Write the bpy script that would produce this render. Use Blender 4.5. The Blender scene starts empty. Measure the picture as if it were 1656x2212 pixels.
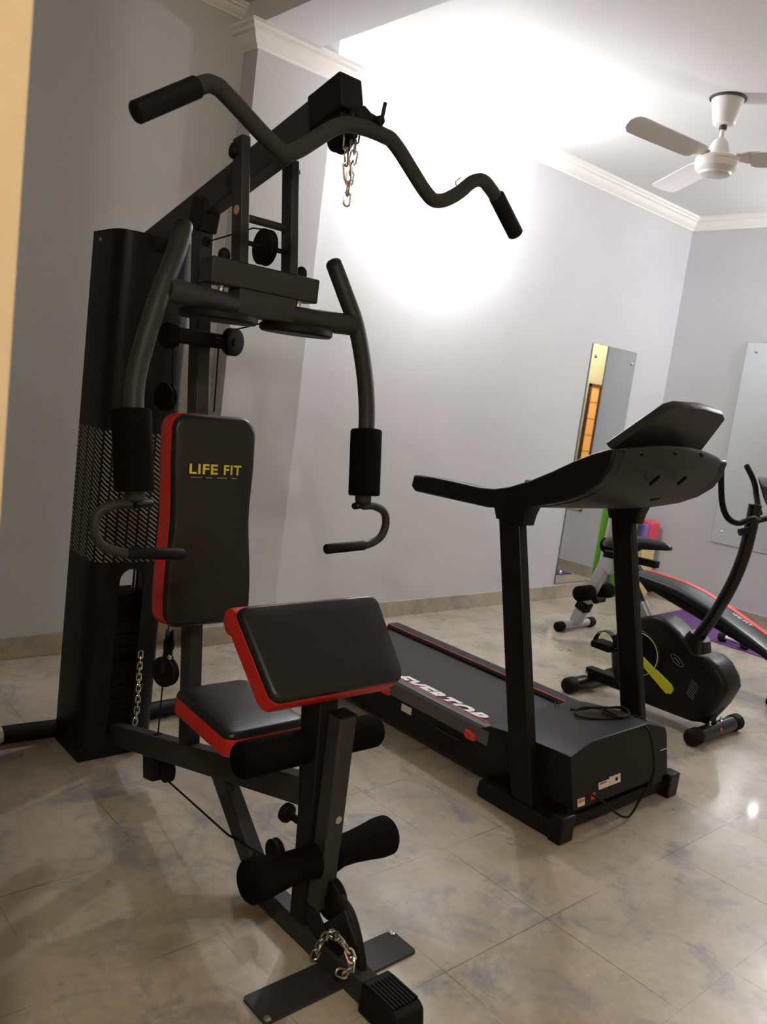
import bpy, bmesh, math, random
from mathutils import Vector as V, Matrix, noise
random.seed(4)
PI = math.pi
scene = bpy.context.scene
COL = scene.collection

# ------------------------------------------------------------------ camera
EYE = V((0, 0, 1.45))
ROT = Matrix(((0.74595, -0.00128, -0.666), (-0.65346, 0.19171, -0.73228), (0.12861, 0.98145, 0.14217)))
FPX = 1798.5
cam = bpy.data.cameras.new('camera')
cam.sensor_fit = 'VERTICAL'; cam.sensor_height = 36; cam.lens = 36 * FPX / 2212
cam.clip_start = 0.02
cam.dof.use_dof = True; cam.dof.focus_distance = 2.7; cam.dof.aperture_fstop = 5.6
camo = bpy.data.objects.new('camera', cam); COL.objects.link(camo)
camo.matrix_world = Matrix.Translation(EYE) @ ROT.to_4x4()
scene.camera = camo

def on(u, v, x=None, y=None, z=None):
    """the point of the plane x=, y= or z= seen at photo pixel (u, v)"""
    d = ROT @ V(((u - 828) / FPX, -(v - 1106) / FPX, -1))
    t = x / d.x if x is not None else y / d.y if y is not None else (z - 1.45) / d.z
    return EYE + d * t

# ------------------------------------------------------------------ materials
def mat(name, col, rough=0.5, metal=0.0, spec=0.5, coat=0.0, emit=None, estr=0, bump=0, bscale=200):
    m = bpy.data.materials.new(name); m.use_nodes = True
    b = m.node_tree.nodes['Principled BSDF']
    b.inputs['Base Color'].default_value = (*col, 1)
    b.inputs['Roughness'].default_value = rough
    b.inputs['Metallic'].default_value = metal
    b.inputs['Specular IOR Level'].default_value = spec
    b.inputs['Coat Weight'].default_value = coat
    if emit:
        b.inputs['Emission Color'].default_value = (*emit, 1)
        b.inputs['Emission Strength'].default_value = estr
    if bump:
        n = m.node_tree.nodes; l = m.node_tree.links
        tc = n.new('ShaderNodeTexCoord'); t = n.new('ShaderNodeTexNoise'); t.inputs['Scale'].default_value = bscale
        t.inputs['Detail'].default_value = 3
        bp = n.new('ShaderNodeBump'); bp.inputs['Strength'].default_value = bump; bp.inputs['Distance'].default_value = 0.002
        l.new(tc.outputs['Object'], t.inputs['Vector']); l.new(t.outputs['Fac'], bp.inputs['Height'])
        l.new(bp.outputs['Normal'], b.inputs['Normal'])
    return m

def wall_mat(name, col, var=0.04):
    m = mat(name, col, 0.75, spec=0.25)
    n = m.node_tree.nodes; l = m.node_tree.links; b = n['Principled BSDF']
    g = n.new('ShaderNodeNewGeometry'); t = n.new('ShaderNodeTexNoise'); t.inputs['Scale'].default_value = 1.3; t.inputs['Detail'].default_value = 5
    r = n.new('ShaderNodeValToRGB')
    r.color_ramp.elements[0].position = 0.3; r.color_ramp.elements[1].position = 0.7
    r.color_ramp.elements[0].color = (*[c * (1 - var) for c in col], 1); r.color_ramp.elements[1].color = (*[c * (1 + var) for c in col], 1)
    l.new(g.outputs['Position'], t.inputs['Vector']); l.new(t.outputs['Fac'], r.inputs['Fac']); l.new(r.outputs['Color'], b.inputs['Base Color'])
    t2 = n.new('ShaderNodeTexNoise'); t2.inputs['Scale'].default_value = 90
    bp = n.new('ShaderNodeBump'); bp.inputs['Strength'].default_value = 0.08; bp.inputs['Distance'].default_value = 0.004
    l.new(g.outputs['Position'], t2.inputs['Vector']); l.new(t2.outputs['Fac'], bp.inputs['Height']); l.new(bp.outputs['Normal'], b.inputs['Normal'])
    return m

def floor_mat(name, grout=True, dark=1.0):
    m = mat(name, (.4, .36, .3), 0.3, spec=0.4, coat=.32); m.node_tree.nodes['Principled BSDF'].inputs['Coat Roughness'].default_value = .065
    n = m.node_tree.nodes; l = m.node_tree.links; b = n['Principled BSDF']
    g = n.new('ShaderNodeNewGeometry')
    def nz(scale, detail=6, rough=.6, off=0, dist=0):
        mp = n.new('ShaderNodeMapping'); mp.inputs['Location'].default_value = (off, off * 1.7, off * .3)
        t = n.new('ShaderNodeTexNoise'); t.inputs['Scale'].default_value = scale; t.inputs['Detail'].default_value = detail
        t.inputs['Roughness'].default_value = rough; t.inputs['Distortion'].default_value = dist
        l.new(g.outputs['Position'], mp.inputs['Vector']); l.new(mp.outputs['Vector'], t.inputs['Vector'])
        return t.outputs['Fac']
    def ramp(f, a, bb, c0, c1):
        r = n.new('ShaderNodeValToRGB'); r.color_ramp.elements[0].position = a; r.color_ramp.elements[1].position = bb
        r.color_ramp.elements[0].color = (*c0, 1); r.color_ramp.elements[1].color = (*c1, 1); l.new(f, r.inputs['Fac']); return r.outputs['Color']
    def mix(f, a, c, mode='MIX'):
        x = n.new('ShaderNodeMix'); x.data_type = 'RGBA'; x.blend_type = mode
        for s, vv in ((x.inputs['Factor'], f), (x.inputs['A'], a), (x.inputs['B'], c)):
            if hasattr(vv, 'is_linked'): l.new(vv, s)
            elif isinstance(vv, tuple): s.default_value = (*vv, 1)
            else: s.default_value = vv
        return x.outputs['Result']
    D = dark * 1.28
    base = ramp(nz(3.1, 7, .62, 0, .4), .35, .68, (.27 * D, .23 * D, .165 * D), (.40 * D, .35 * D, .275 * D))
    blue = ramp(nz(5.2, 8, .68, 7.3, .6), .51, .66, (0, 0, 0), (1, 1, 1))
    c = mix(blue, base, (.16 * D, .162 * D, .172 * D))
    olive = ramp(nz(2.7, 7, .65, 19, .5), .55, .72, (0, 0, 0), (.75, .75, .75))
    c = mix(olive, c, (.20 * D, .18 * D, .105 * D))
    pink = ramp(nz(3.4, 7, .65, 41, .5), .56, .72, (0, 0, 0), (.6, .6, .6))
    c = mix(pink, c, (.33 * D, .265 * D, .22 * D))
    c = mix(.18, c, ramp(nz(38, 5, .7, 3), .3, .7, (.19, .17, .135), (.58, .53, .46)))
    if grout:
        sx = n.new('ShaderNodeSeparateXYZ'); l.new(g.outputs['Position'], sx.inputs['Vector'])
        def mth(op, a, bb=None, cc=None):
            q = n.new('ShaderNodeMath'); q.operation = op
            for i, vv in enumerate((a, bb, cc)):
                if vv is None: continue
                if hasattr(vv, 'is_linked'): l.new(vv, q.inputs[i])
                else: q.inputs[i].default_value = vv
            return q.outputs[0]
        X = mth('ADD', sx.outputs['X'], mth('MULTIPLY', mth('GREATER_THAN', sx.outputs['X'], 2.165), 0.1445))
        def line(s, o):
            f = mth('FRACT', mth('DIVIDE', mth('ADD', s, -o + 42.5), 0.4245))
            dd = mth('MINIMUM', f, mth('SUBTRACT', 1.0, f))
            return mth('LESS_THAN', dd, 0.0038)
        gl = mth('MAXIMUM', line(X, 2.0255), line(sx.outputs['Y'], 0.8665))
        gn = ramp(nz(1.6, 4, .6, 77), .46, .56, (.08, .08, .08), (.85, .85, .85))
        gf = n.new('ShaderNodeMath'); gf.operation = 'MULTIPLY'; l.new(gl, gf.inputs[0]); l.new(gn, gf.inputs[1])
        c = mix(gf.outputs[0], c, (.11, .085, .06))
    l.new(c, b.inputs['Base Color'])
    rr = n.new('ShaderNodeMapRange'); rr.inputs['From Min'].default_value = .3; rr.inputs['From Max'].default_value = .7
    rr.inputs['To Min'].default_value = .26; rr.inputs['To Max'].default_value = .38
    l.new(nz(9, 5, .6, 55), rr.inputs['Value']); l.new(rr.outputs[0], b.inputs['Roughness'])
    bp = n.new('ShaderNodeBump'); bp.inputs['Strength'].default_value = .05; bp.inputs['Distance'].default_value = .002
    l.new(nz(14, 3, .5, 5), bp.inputs['Height']); l.new(bp.outputs['Normal'], b.inputs['Normal'])
    return m

def shroud_mat():
    m = mat('shroud_black', (.005, .005, .0055), .45, spec=.18)
    n = m.node_tree.nodes; l = m.node_tree.links; b = n['Principled BSDF']
    tc = n.new('ShaderNodeTexCoord'); sx = n.new('ShaderNodeSeparateXYZ'); l.new(tc.outputs['Object'], sx.inputs['Vector'])
    def mth(op, a, bb=None):
        q = n.new('ShaderNodeMath'); q.operation = op
        for i, vv in enumerate((a, bb)):
            if vv is None: continue
            if hasattr(vv, 'is_linked'): l.new(vv, q.inputs[i])
            else: q.inputs[i].default_value = vv
        return q.outputs[0]
    x, y, z = sx.outputs
    s = mth('SUBTRACT', x, mth('MULTIPLY', y, .6))             # runs round the corner of the shroud
    stripe = mth('LESS_THAN', mth('FRACT', mth('ADD', mth('MULTIPLY', z, 62), mth('MULTIPLY', s, 45))), .33)
    col = mth('LESS_THAN', mth('FRACT', mth('MULTIPLY', s, 26)), .8)
    band = mth('MULTIPLY', mth('GREATER_THAN', z, .74), mth('LESS_THAN', z, 1.2))
    f = mth('MULTIPLY', mth('MULTIPLY', stripe, col), band)
    front = mth('GREATER_THAN', x, -.155)
    f = mth('MULTIPLY', f, front)
    mx = n.new('ShaderNodeMix'); mx.data_type = 'RGBA'; l.new(f, mx.inputs['Factor'])
    mx.inputs['A'].default_value = (.005, .005, .0055, 1); mx.inputs['B'].default_value = (.30, .29, .27, 1)
    l.new(mx.outputs['Result'], b.inputs['Base Color'])
    return m

M = dict(
    wall=wall_mat('lilac_grey_wall_paint', (.525, .538, .56)),
    cream=wall_mat('cream_wall_paint', (.65, .53, .34)),
    white=mat('white_ceiling_paint', (.66, .665, .67), .7, spec=.2),
    trimw=mat('white_plaster', (.80, .79, .77), .6, spec=.25),
    floor=floor_mat('mottled_beige_tile'), skirt=floor_mat('skirting_tile', False, .95),
    powder=mat('black_powder_coat', (.025, .0255, .0265), .5, spec=.25, bump=.12, bscale=500),
    dark=mat('dark_steel', (.006, .006, .0065), .55, spec=.18),
    rubber=mat('black_rubber', (.005, .005, .005), .65, spec=.14),
    foam=mat('black_foam', (.0035, .0035, .0035), .9, spec=.06, bump=.3, bscale=300),
    vinyl=mat('black_vinyl', (.010, .0102, .0108), .36, spec=.3, bump=.15, bscale=350),
    red=mat('red_vinyl', (.50, .012, .006), .45),
    chrome=mat('chrome', (.72, .72, .72), .18, 1),
    steel=mat('zinc_steel', (.6, .6, .58), .35, 1),
    yellow=mat('yellow_print', (.62, .50, .03), .6),
    greyprint=mat('grey_print', (.25, .25, .22), .6),
    dimprint=mat('dim_grey_print', (.11, .10, .09), .5),
    whiteprint=mat('white_print', (.80, .79, .78), .6),
    sticker=mat('white_sticker', (.62, .58, .55), .6),
    orange=mat('orange_print', (.75, .30, .06), .6),
    redprint=mat('red_print', (.6, .04, .03), .5),
    pinksticker=mat('faded_red_sticker', (.55, .28, .25), .6),
    plastic=mat('black_plastic', (.005, .005, .0055), .4, spec=.2, bump=.05, bscale=500),
    plastic2=mat('charcoal_plastic', (.017, .0172, .0178), .48, spec=.25, bump=.12, bscale=450),
    cover=mat('motor_cover_plastic', (.005, .005, .0055), .45, spec=.22, bump=.12, bscale=450),
    gloss=mat('gloss_black', (.008, .008, .008), .2, spec=.3),
    belt=mat('running_belt', (.024, .024, .024), .75, bump=.3, bscale=260),
    rail=mat('grey_rail', (.10, .10, .105), .4, .3),
    lime=mat('lime_print', (.52, .55, .02), .5),
    limering=mat('pale_lime_print', (.45, .47, .22), .5),
    silver=mat('silver_paint', (.42, .42, .43), .35, .3),
    green=mat('green_mat', (.12, .34, .015), .8), pink=mat('pink_foam', (.62, .06, .10), .7),
    cloth=mat('yellow_foam', (.60, .50, .25), .8), purple=mat('purple_mat', (.105, .035, .16), .8, bump=.3, bscale=150),
    violet=mat('violet_foam', (.20, .12, .42), .7),
    redpad=mat('red_stripe_vinyl', (.70, .06, .06), .4), greyvinyl=mat('charcoal_vinyl', (.022, .025, .027), .36, spec=.35),
    fan=mat('white_enamel', (.72, .70, .69), .35), fandark=mat('dark_gap', (.05, .045, .04), .7),
    mirror=mat('mirror_silver', (.80, .84, .84), .0, 1), glassedge=mat('mirror_edge', (.10, .13, .12), .3),
    bulb=mat('lit_bulb', (1, 1, 1), .5, emit=(1.0, .975, .98), estr=660),
    bulb3=mat('lit_bulb_back', (1, 1, 1), .5, emit=(1.0, .975, .98), estr=1000),
    bulb2=mat('lit_warm_bulb', (1, 1, 1), .5, emit=(1.0, .93, .82), estr=500),
    lampwhite=mat('lamp_holder_white', (.75, .75, .74), .4),
    shroud=shroud_mat(),
    wood=mat('dark_brown_wood', (.10, .045, .015), .5),
    glow=mat('warm_lit_pane', (.6, .3, .1), .5, emit=(1.0, .40, .09), estr=.6),
)

# ------------------------------------------------------------------ mesh builder
def frame(d, up=V((0, 0, 1))):
    d = V(d).normalized(); up = V(up)
    if abs(d.dot(up.normalized())) > .98: up = V((0, 1, 0)) if abs(d.y) < .9 else V((1, 0, 0))
    s = d.cross(up).normalized(); u = s.cross(d).normalized()
    return d, s, u

def catmull(pts, k=6, closed=False):
    pts = [V(p) for p in pts]; n = len(pts); out = []
    rng = n if closed else n - 1
    for i in range(rng):
        if closed: p0, p1, p2, p3 = pts[i - 1], pts[i], pts[(i + 1) % n], pts[(i + 2) % n]
        else:
            p1, p2 = pts[i], pts[i + 1]
            p0 = pts[i - 1] if i else p1 * 2 - p2
            p3 = pts[i + 2] if i + 2 < n else p2 * 2 - p1
        for j in range(k):
            t = j / k
            out.append(.5 * ((2 * p1) + (p2 - p0) * t + (2 * p0 - 5 * p1 + 4 * p2 - p3) * t * t + (3 * p1 - p0 - 3 * p2 + p3) * t ** 3))
    if not closed: out.append(pts[-1])
    return out

def fillet(pts, r, k=6):
    pts = [V(p) for p in pts]; out = [pts[0]]
    for a, b, c in zip(pts, pts[1:], pts[2:]):
        u = (a - b); w = (c - b); q = min(r, u.length * .48, w.length * .48)
        p0 = b + u.normalized() * q; p2 = b + w.normalized() * q
        for j in range(k + 1):
            t = j / k; out.append(p0 * (1 - t) ** 2 + b * 2 * t * (1 - t) + p2 * t * t)
    out.append(pts[-1]); return out

class MB:
    def __init__(s): s.v = []; s.f = []
    def add(s, vs, fs):
        o = len(s.v); s.v += [V(p) for p in vs]; s.f += [tuple(i + o for i in f) for f in fs]; return s
    def box(s, lo, hi):
        (a, b, c), (d, e, f) = lo, hi
        vs = [(a, b, c), (d, b, c), (d, e, c), (a, e, c), (a, b, f), (d, b, f), (d, e, f), (a, e, f)]
        return s.add(vs, [(0, 3, 2, 1), (4, 5, 6, 7), (0, 1, 5, 4), (1, 2, 6, 5), (2, 3, 7, 6), (3, 0, 4, 7)])
    def bar(s, a, b, w, h, up=(0, 0, 1), w2=None, h2=None):
        a = V(a); b = V(b); d, sd, u = frame(b - a, up); vs = []
        for p, ww, hh in ((a, w, h), (b, w2 or w, h2 or h)):
            for i, j in ((-1, -1), (1, -1), (1, 1), (-1, 1)): vs.append(p + sd * ww / 2 * i + u * hh / 2 * j)
        return s.add(vs, [(3, 2, 1, 0), (4, 5, 6, 7), (0, 1, 5, 4), (1, 2, 6, 5), (2, 3, 7, 6), (3, 0, 4, 7)])
    def tube(s, pts, r, n=16, closed=False, cap=0):
        pts = [V(p) for p in pts]; m = len(pts); rs = list(r) if isinstance(r, (list, tuple)) else [r] * m
        if cap and not closed:
            for end in (0, -1):
                q = pts[end]; nb = pts[1 if end == 0 else -2]; d = (q - nb).normalized(); R = rs[end]
                ex = [(q + d * R * math.sin(t) * cap, R * math.cos(t)) for t in (.5, .95, 1.3)]
                if end == 0: pts = [e[0] for e in ex[::-1]] + pts; rs = [e[1] for e in ex[::-1]] + rs
                else: pts = pts + [e[0] for e in ex]; rs = rs + [e[1] for e in ex]
            m = len(pts)
        T = []
        for i in range(m):
            if closed: T.append((pts[(i + 1) % m] - pts[i - 1]).normalized())
            else: T.append((pts[min(i + 1, m - 1)] - pts[max(i - 1, 0)]).normalized())
        _, sd, u = frame(T[0]); vs = []; fr = []
        for i in range(m):
            if i:
                q = T[i - 1].rotation_difference(T[i]); sd = (q @ sd); u = (q @ u)
            fr.append((sd.copy(), u.copy()))
            for k in range(n):
                a = 2 * PI * k / n; vs.append(pts[i] + (sd * math.cos(a) + u * math.sin(a)) * rs[i])
        fs = []
        for i in range(m if closed else m - 1):
            j = (i + 1) % m
            for k in range(n):
                k2 = (k + 1) % n; fs.append((i * n + k, i * n + k2, j * n + k2, j * n + k))
        if not closed:
            fs.append(tuple(range(n))[::-1]); fs.append(tuple((m - 1) * n + k for k in range(n)))
        return s.add(vs, fs)
    def lathe(s, prof, o, axis=(0, 0, 1), n=28):
        o = V(o); d, sd, u = frame(axis); vs = []; fs = []
        for r, h in prof:
            for k in range(n):
                a = 2 * PI * k / n; vs.append(o + d * h + (sd * math.cos(a) + u * math.sin(a)) * max(r, 1e-4))
        m = len(prof)
        for i in range(m - 1):
            for k in range(n):
                k2 = (k + 1) % n; fs.append((i * n + k, i * n + k2, (i + 1) * n + k2, (i + 1) * n + k))
        fs.append(tuple(range(n))[::-1]); fs.append(tuple((m - 1) * n + k for k in range(n)))
        return s.add(vs, fs)
    def disc(s, c, axis, r, t, n=28, e=None):
        """a thin wheel centred at c"""
        e = t * .25 if e is None else e
        return s.lathe([(r - e, -t / 2), (r, -t / 2 + e), (r, t / 2 - e), (r - e, t / 2)], c, axis, n)
    def pulley(s, c, axis, r, t):
        return s.lathe([(r * .3, -t * .62), (r * .3, -t / 2), (r * .93, -t / 2), (r, -t * .42), (r, -t * .25), (r * .86, -t * .06), (r * .86, t * .06), (r, t * .25), (r, t * .42), (r * .93, t / 2), (r * .3, t / 2), (r * .3, t * .62)], c, axis, 30)
    def prism(s, poly, fn, t0, t1):
        n = len(poly); vs = [fn(a, b, t0) for a, b in poly] + [fn(a, b, t1) for a, b in poly]
        fs = [tuple(range(n))[::-1], tuple(range(n, 2 * n))] + [(i, (i + 1) % n, n + (i + 1) % n, n + i) for i in range(n)]
        return s.add(vs, fs)
    def rings(s, rings, cap0=True, cap1=True, closed=True):
        n = len(rings[0]); vs = [p for r in rings for p in r]; fs = []
        for i in range(len(rings) - 1):
            for k in range(n if closed else n - 1):
                k2 = (k + 1) % n; fs.append((i * n + k, i * n + k2, (i + 1) * n + k2, (i + 1) * n + k))
        if cap0: fs.append(tuple(range(n))[::-1])
        if cap1: fs.append(tuple((len(rings) - 1) * n + k for k in range(n)))
        return s.add(vs, fs)
    def build(s, name, m, parent=None, bevel=0, smooth=38, seg=2):
        me = bpy.data.meshes.new(name)
        off = V(parent['_o']) if parent is not None else V((0, 0, 0))
        me.from_pydata([tuple(p - off) for p in s.v], [], s.f)
        bm = bmesh.new(); bm.from_mesh(me); bmesh.ops.recalc_face_normals(bm, faces=bm.faces[:]); bm.to_mesh(me); bm.free()
        me.materials.append(M[m] if isinstance(m, str) else m)
        if smooth:
            me.shade_smooth(); me.set_sharp_from_angle(angle=math.radians(smooth))
        o = bpy.data.objects.new(name, me); COL.objects.link(o)
        if parent is not None: o.parent = parent
        o['_o'] = list(off)
        if bevel:
            b = o.modifiers.new('bevel', 'BEVEL'); b.width = bevel; b.segments = seg; b.limit_method = 'ANGLE'; b.angle_limit = math.radians(40)
        return o

def thing(name, label, cat, loc, group=None):
    o = bpy.data.objects.new(name, None); COL.objects.link(o); o.location = loc; o.empty_display_size = .1
    o['_o'] = list(loc); o['label'] = label; o['category'] = cat
    if group: o['group'] = group
    return o
def struct(o):
    o['kind'] = 'structure'; return o
def lab(o, t): o['label'] = t; return o

def rrect(w, h, r, k=5):
    """rounded rectangle outline, centred"""
    out = []
    for cx, cy, a0 in ((w / 2 - r, h / 2 - r, 0), (-w / 2 + r, h / 2 - r, 90), (-w / 2 + r, -h / 2 + r, 180), (w / 2 - r, -h / 2 + r, 270)):
        for j in range(k + 1):
            a = math.radians(a0 + 90 * j / k); out.append((cx + r * math.cos(a), cy + r * math.sin(a)))
    return out

def subdiv(pl, k):
    out = []
    for p, q in zip(pl, pl[1:] + pl[:1]):
        n = k if math.hypot(q[0] - p[0], q[1] - p[1]) > .1 else 1
        out += [(p[0] + (q[0] - p[0]) * j / n, p[1] + (q[1] - p[1]) * j / n) for j in range(n)]
    return out

def pad(root, name, outline, o, ex, ey, en, t, split=.6, dome=.006, inset=.012):
    """upholstered pad: red border and back, black cushion face; en points out of the face, o lies on the back"""
    o = V(o); ex = V(ex).normalized(); ey = V(ey).normalized(); en = V(en).normalized()
    def ring(sc, h):
        res = []
        for a, b in outline:
            l = math.hypot(a, b); q = max(0, 1 - sc / l); res.append(o + ex * a * q + ey * b * q + en * h)
        return res
    r = MB(); r.rings([ring(.010, 0), ring(.0, .008), ring(0, t * split), ring(.004, t * split + .004)])
    body = r.build(name, 'red', root)
    c = MB(); rs = [ring(.002, t * split - .004), ring(.001, t * split + .004), ring(.003, t * .86), ring(inset * .7, t * .97), ring(inset * 1.6, t)]
    for q in (.7, .4, .12): rs.append([o + ex * a * q + ey * b * q + en * (t + dome * (1 - q * q)) for a, b in outline])
    c.rings(rs); cu = c.build('cushion_face', 'vinyl', body, smooth=60)
    return body, cu

def text(body, name, m, parent, o, ex, ey, w=None, h=None, shear=0, depth=.0015, bold=0.0, font_space=1.0):
    cu = bpy.data.curves.new(name, 'FONT'); cu.body = body; cu.size = 1; cu.shear = shear; cu.offset = bold; cu.space_character = font_space
    cu.resolution_u = 3
    ob = bpy.data.objects.new(name, cu); COL.objects.link(ob)
    bpy.context.view_layer.update()
    me = bpy.data.meshes.new_from_object(ob.evaluated_get(bpy.context.evaluated_depsgraph_get()))
    bpy.data.objects.remove(ob)
    xs = [p.co.x for p in me.vertices]; ys = [p.co.y for p in me.vertices]
    x0, x1, y0, y1 = min(xs), max(xs), min(ys), max(ys)
    sx = w / (x1 - x0); sy = h / (y1 - y0)
    ex = V(ex).normalized(); ey = V(ey).normalized(); en = ex.cross(ey); o = V(o); off = V(parent['_o'])
    for p in me.vertices: p.co = o + ex * (p.co.x - x0) * sx + ey * (p.co.y - y0) * sy + en * depth - off
    me.name = name; me.materials.clear(); me.materials.append(M[m])
    r = bpy.data.objects.new(name, me); COL.objects.link(r); r.parent = parent; r['_o'] = list(off)
    return r

# ------------------------------------------------------------------ the room
WY, WX, HC = 3.86, 6.565, 3.19
BX, BY = -2.6, -2.0
T = .12
struct(MB().box((BX - T, BY - T, -.1), (WX + T, WY + T, 0)).build('floor', 'floor', smooth=0))
struct(MB().box((BX - T, BY - T, HC), (WX + T, WY + T, HC + .1)).build('ceiling', 'white', smooth=0))
struct(MB().box((BX - T, WY, 0), (WX + T, WY + T, HC)).build('wall_left', 'wall', smooth=0))
struct(MB().box((WX, BY - T, 0), (WX + T, WY, HC)).build('wall_back', 'wall', smooth=0))
struct(MB().box((BX - T, BY - T, 0), (WX, BY, HC)).build('wall_right', 'cream', smooth=0))
struct(MB().box((BX - T, BY, 0), (BX, WY, HC)).build('wall_front', 'cream', smooth=0))
struct(MB().box((BX, .86, 0), (.269, .98, HC)).build('wall_entrance', 'cream', smooth=0))
# pilaster and the beam it carries
PX0, PX1, PD = 2.20, 2.67, .13
struct(MB().box((PX0, WY - PD, 0), (PX1, WY, HC)).build('trim_1', 'wall', smooth=0))
struct(MB().box((2.17, BY, 3.075), (2.50, WY, HC)).build('trim_2', 'white', smooth=0))
crown = [(0, 0), (.010, 0), (.016, .010), (.030, .018), (.050, .036), (.060, .056), (.078, .060), (.078, .074), (.095, .080), (.095, .096), (0, .096)]
def crown_run(name, a, b, out, z, sc=1.0, m0=0, m1=0):
    """moulding from a to b; m0, m1 mitre its ends: +1 outside corner, -1 inside corner"""
    a = V((*a, 0)); b = V((*b, 0)); d = (b - a).normalized(); out = V((*out, 0)); mb = MB()
    r0 = [a + out * p * sc - d * p * sc * m0 + V((0, 0, z + q * sc)) for p, q in crown]
    r1 = [b + out * p * sc + d * p * sc * m1 + V((0, 0, z + q * sc)) for p, q in crown]
    mb.rings([r0, r1]); return struct(mb.build(name, 'trimw', smooth=25))
crown_run('trim_3', (PX1, WY), (WX, WY), (0, -1), HC - .096, 1, 0, -1)
crown_run('trim_4', (WX, WY), (WX, BY), (-1, 0), HC - .096, 1, -1, 0)
crown_run('trim_5', (BX, WY), (PX0, WY), (0, -1), HC - .062, .64)
crown_run('trim_6', (PX0, WY - PD), (PX1, WY - PD), (0, -1), 2.98, 1, 1, 1)
crown_run('trim_7', (PX0, WY), (PX0, WY - PD), (-1, 0), 2.98, 1, 0, 1)
crown_run('trim_8', (PX1, WY - PD), (PX1, WY), (1, 0), 2.98, 1, 1, 0)
# tiled skirting
def skirting(name, lo, hi): struct(MB().box(lo, hi).build(name, 'skirt', bevel=.002))
skirting('baseboard_left', (PX1, WY - .012, 0), (WX, WY, .105))
skirting('baseboard_back', (WX - .012, BY, 0), (WX, WY - .012, .105))
skirting('baseboard_pilaster', (PX0 - .012, WY - PD - .012, 0), (PX1 + .012, WY - PD, .105))
skirting('baseboard_corner', (BX, WY - .012, 0), (PX0, WY, .105))
# warm lit shuttered window of the room behind the camera, seen twice reflected
wn = MB()
for x0 in (-1.3, -.96, -.62): wn.box((x0 - .04, BY, .45), (x0, BY + .06, 2.12))
for z0 in (.45, 2.06): wn.box((-1.3, BY, z0), (-.62, BY + .06, z0 + .06))
for z0 in (.8, 1.12, 1.44, 1.76): wn.box((-1.3, BY, z0), (-.62, BY + .03, z0 + .010))
w1 = struct(wn.build('window_1', 'wood', bevel=.004))
for x0 in (-1.3, -.96):
    MB().box((x0, BY + .005, .5), (x0 + .30, BY + .02, 2.07)).build('pane', 'glow', w1)

# ------------------------------------------------------------------ lamps
def bulb_lamp(loc, out, label, m):
    r = thing('wall_lamp', label, 'lamp', loc)
    MB().lathe([(.045, 0), (.045, .012), (.036, .02), (.026, .024), (.026, .060), (.022, .066)], loc, out).build('lamp_holder', 'lampwhite', r)
    prof = [(.018, .062), (.022, .080)] + [(.050 * math.sin(a), .135 - .054 * math.cos(a)) for a in [i * PI / 9 for i in range(3, 9)]] + [(.004, .189)]
    MB().lathe(prof, loc, out, 14).build('bulb', m, r)
PL = V((3.61, 3.56, 2.707))
r_ = thing('pendant_lamp', 'glaring white bulb hanging from the ceiling in front of the long grey wall', 'lamp', (PL.x, PL.y, HC))
MB().lathe([(.045, 0), (.045, .012), (.030, .026), (.006, .03)], (PL.x, PL.y, HC), (0, 0, -1)).build('ceiling_rose', 'lampwhite', r_)
MB().tube([(PL.x, PL.y, HC - .02), (PL.x, PL.y, PL.z + .12)], .003, 8).build('lamp_cord', 'lampwhite', r_)
MB().lathe([(.008, .135), (.018, .13), (.021, .12), (.021, .062), (.019, .058)], PL).build('lamp_holder', 'lampwhite', r_)
MB().lathe([(.018, .062), (.022, .048)] + [(.050 * math.sin(a), -.006 + .054 * math.cos(a)) for a in [i * PI / 9 for i in range(3, 9)]] + [(.004, -.062)], PL, (0, 0, 1), 16).build('bulb', 'bulb', r_)
bulb_lamp((WX, 1.72, 2.70), (-1, 0, 0), 'bare white bulb on the back wall above the large mirror', 'bulb3')
cl = thing('ceiling_lamp', 'warm ceiling lamp of the entrance behind the viewer', 'lamp', (-.5, -.9, HC))
MB().lathe([(.09, 0), (.09, .03), (.05, .045), (.03, .06)], (-.5, -.9, HC), (0, 0, -1)).build('lamp_base', 'lampwhite', cl)
MB().lathe([(.03, .05)] + [(.075 * math.sin(a), .125 - .075 * math.cos(a)) for a in [i * PI / 9 for i in range(2, 9)]] + [(.006, .2)], (-.5, -.9, HC), (0, 0, -1), 14).build('bulb', 'bulb2', cl)

# ------------------------------------------------------------------ mirrors
def wall_mirror(label, cx, cy, axis, w, z0, z1, screws):
    """axis 'y': hangs on the long wall; 'x': on the back wall; cx/cy is the middle of its back"""
    r = thing('wall_mirror', label, 'mirror', (cx, cy, z0), 'frameless wall mirrors')
    th = .010
    def pt(a, b, c): return V((cx + a, cy - c, z0 + b)) if axis == 'y' else V((cx - c, cy - a, z0 + b))
    def bx(a0, a1, b0, b1, c0, c1, name, m, par, bev=0):
        p = pt(a0, b0, c0); q = pt(a1, b1, c1)
        lo = [min(i, j) for i, j in zip(p, q)]; hi = [max(i, j) for i, j in zip(p, q)]
        return MB().box(lo, hi).build(name, m, par, bevel=bev, smooth=0)
    h = z1 - z0
    bx(-w / 2, w / 2, 0, h, 0, th - .001, 'backing', 'glassedge', r)
    bx(-w / 2 + .002, w / 2 - .002, .002, h - .002, th - .001, th, 'glass', 'mirror', r)
    for a, b in screws:
        p = pt(a, b, th); MB().lathe([(.014, 0), (.014, .004), (.008, .010), (.001, .012)], p, (0, -1, 0) if axis == 'y' else (-1, 0, 0), 14).build('screw', 'chrome', r)
mx0, mx1 = 5.425, 6.035
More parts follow.
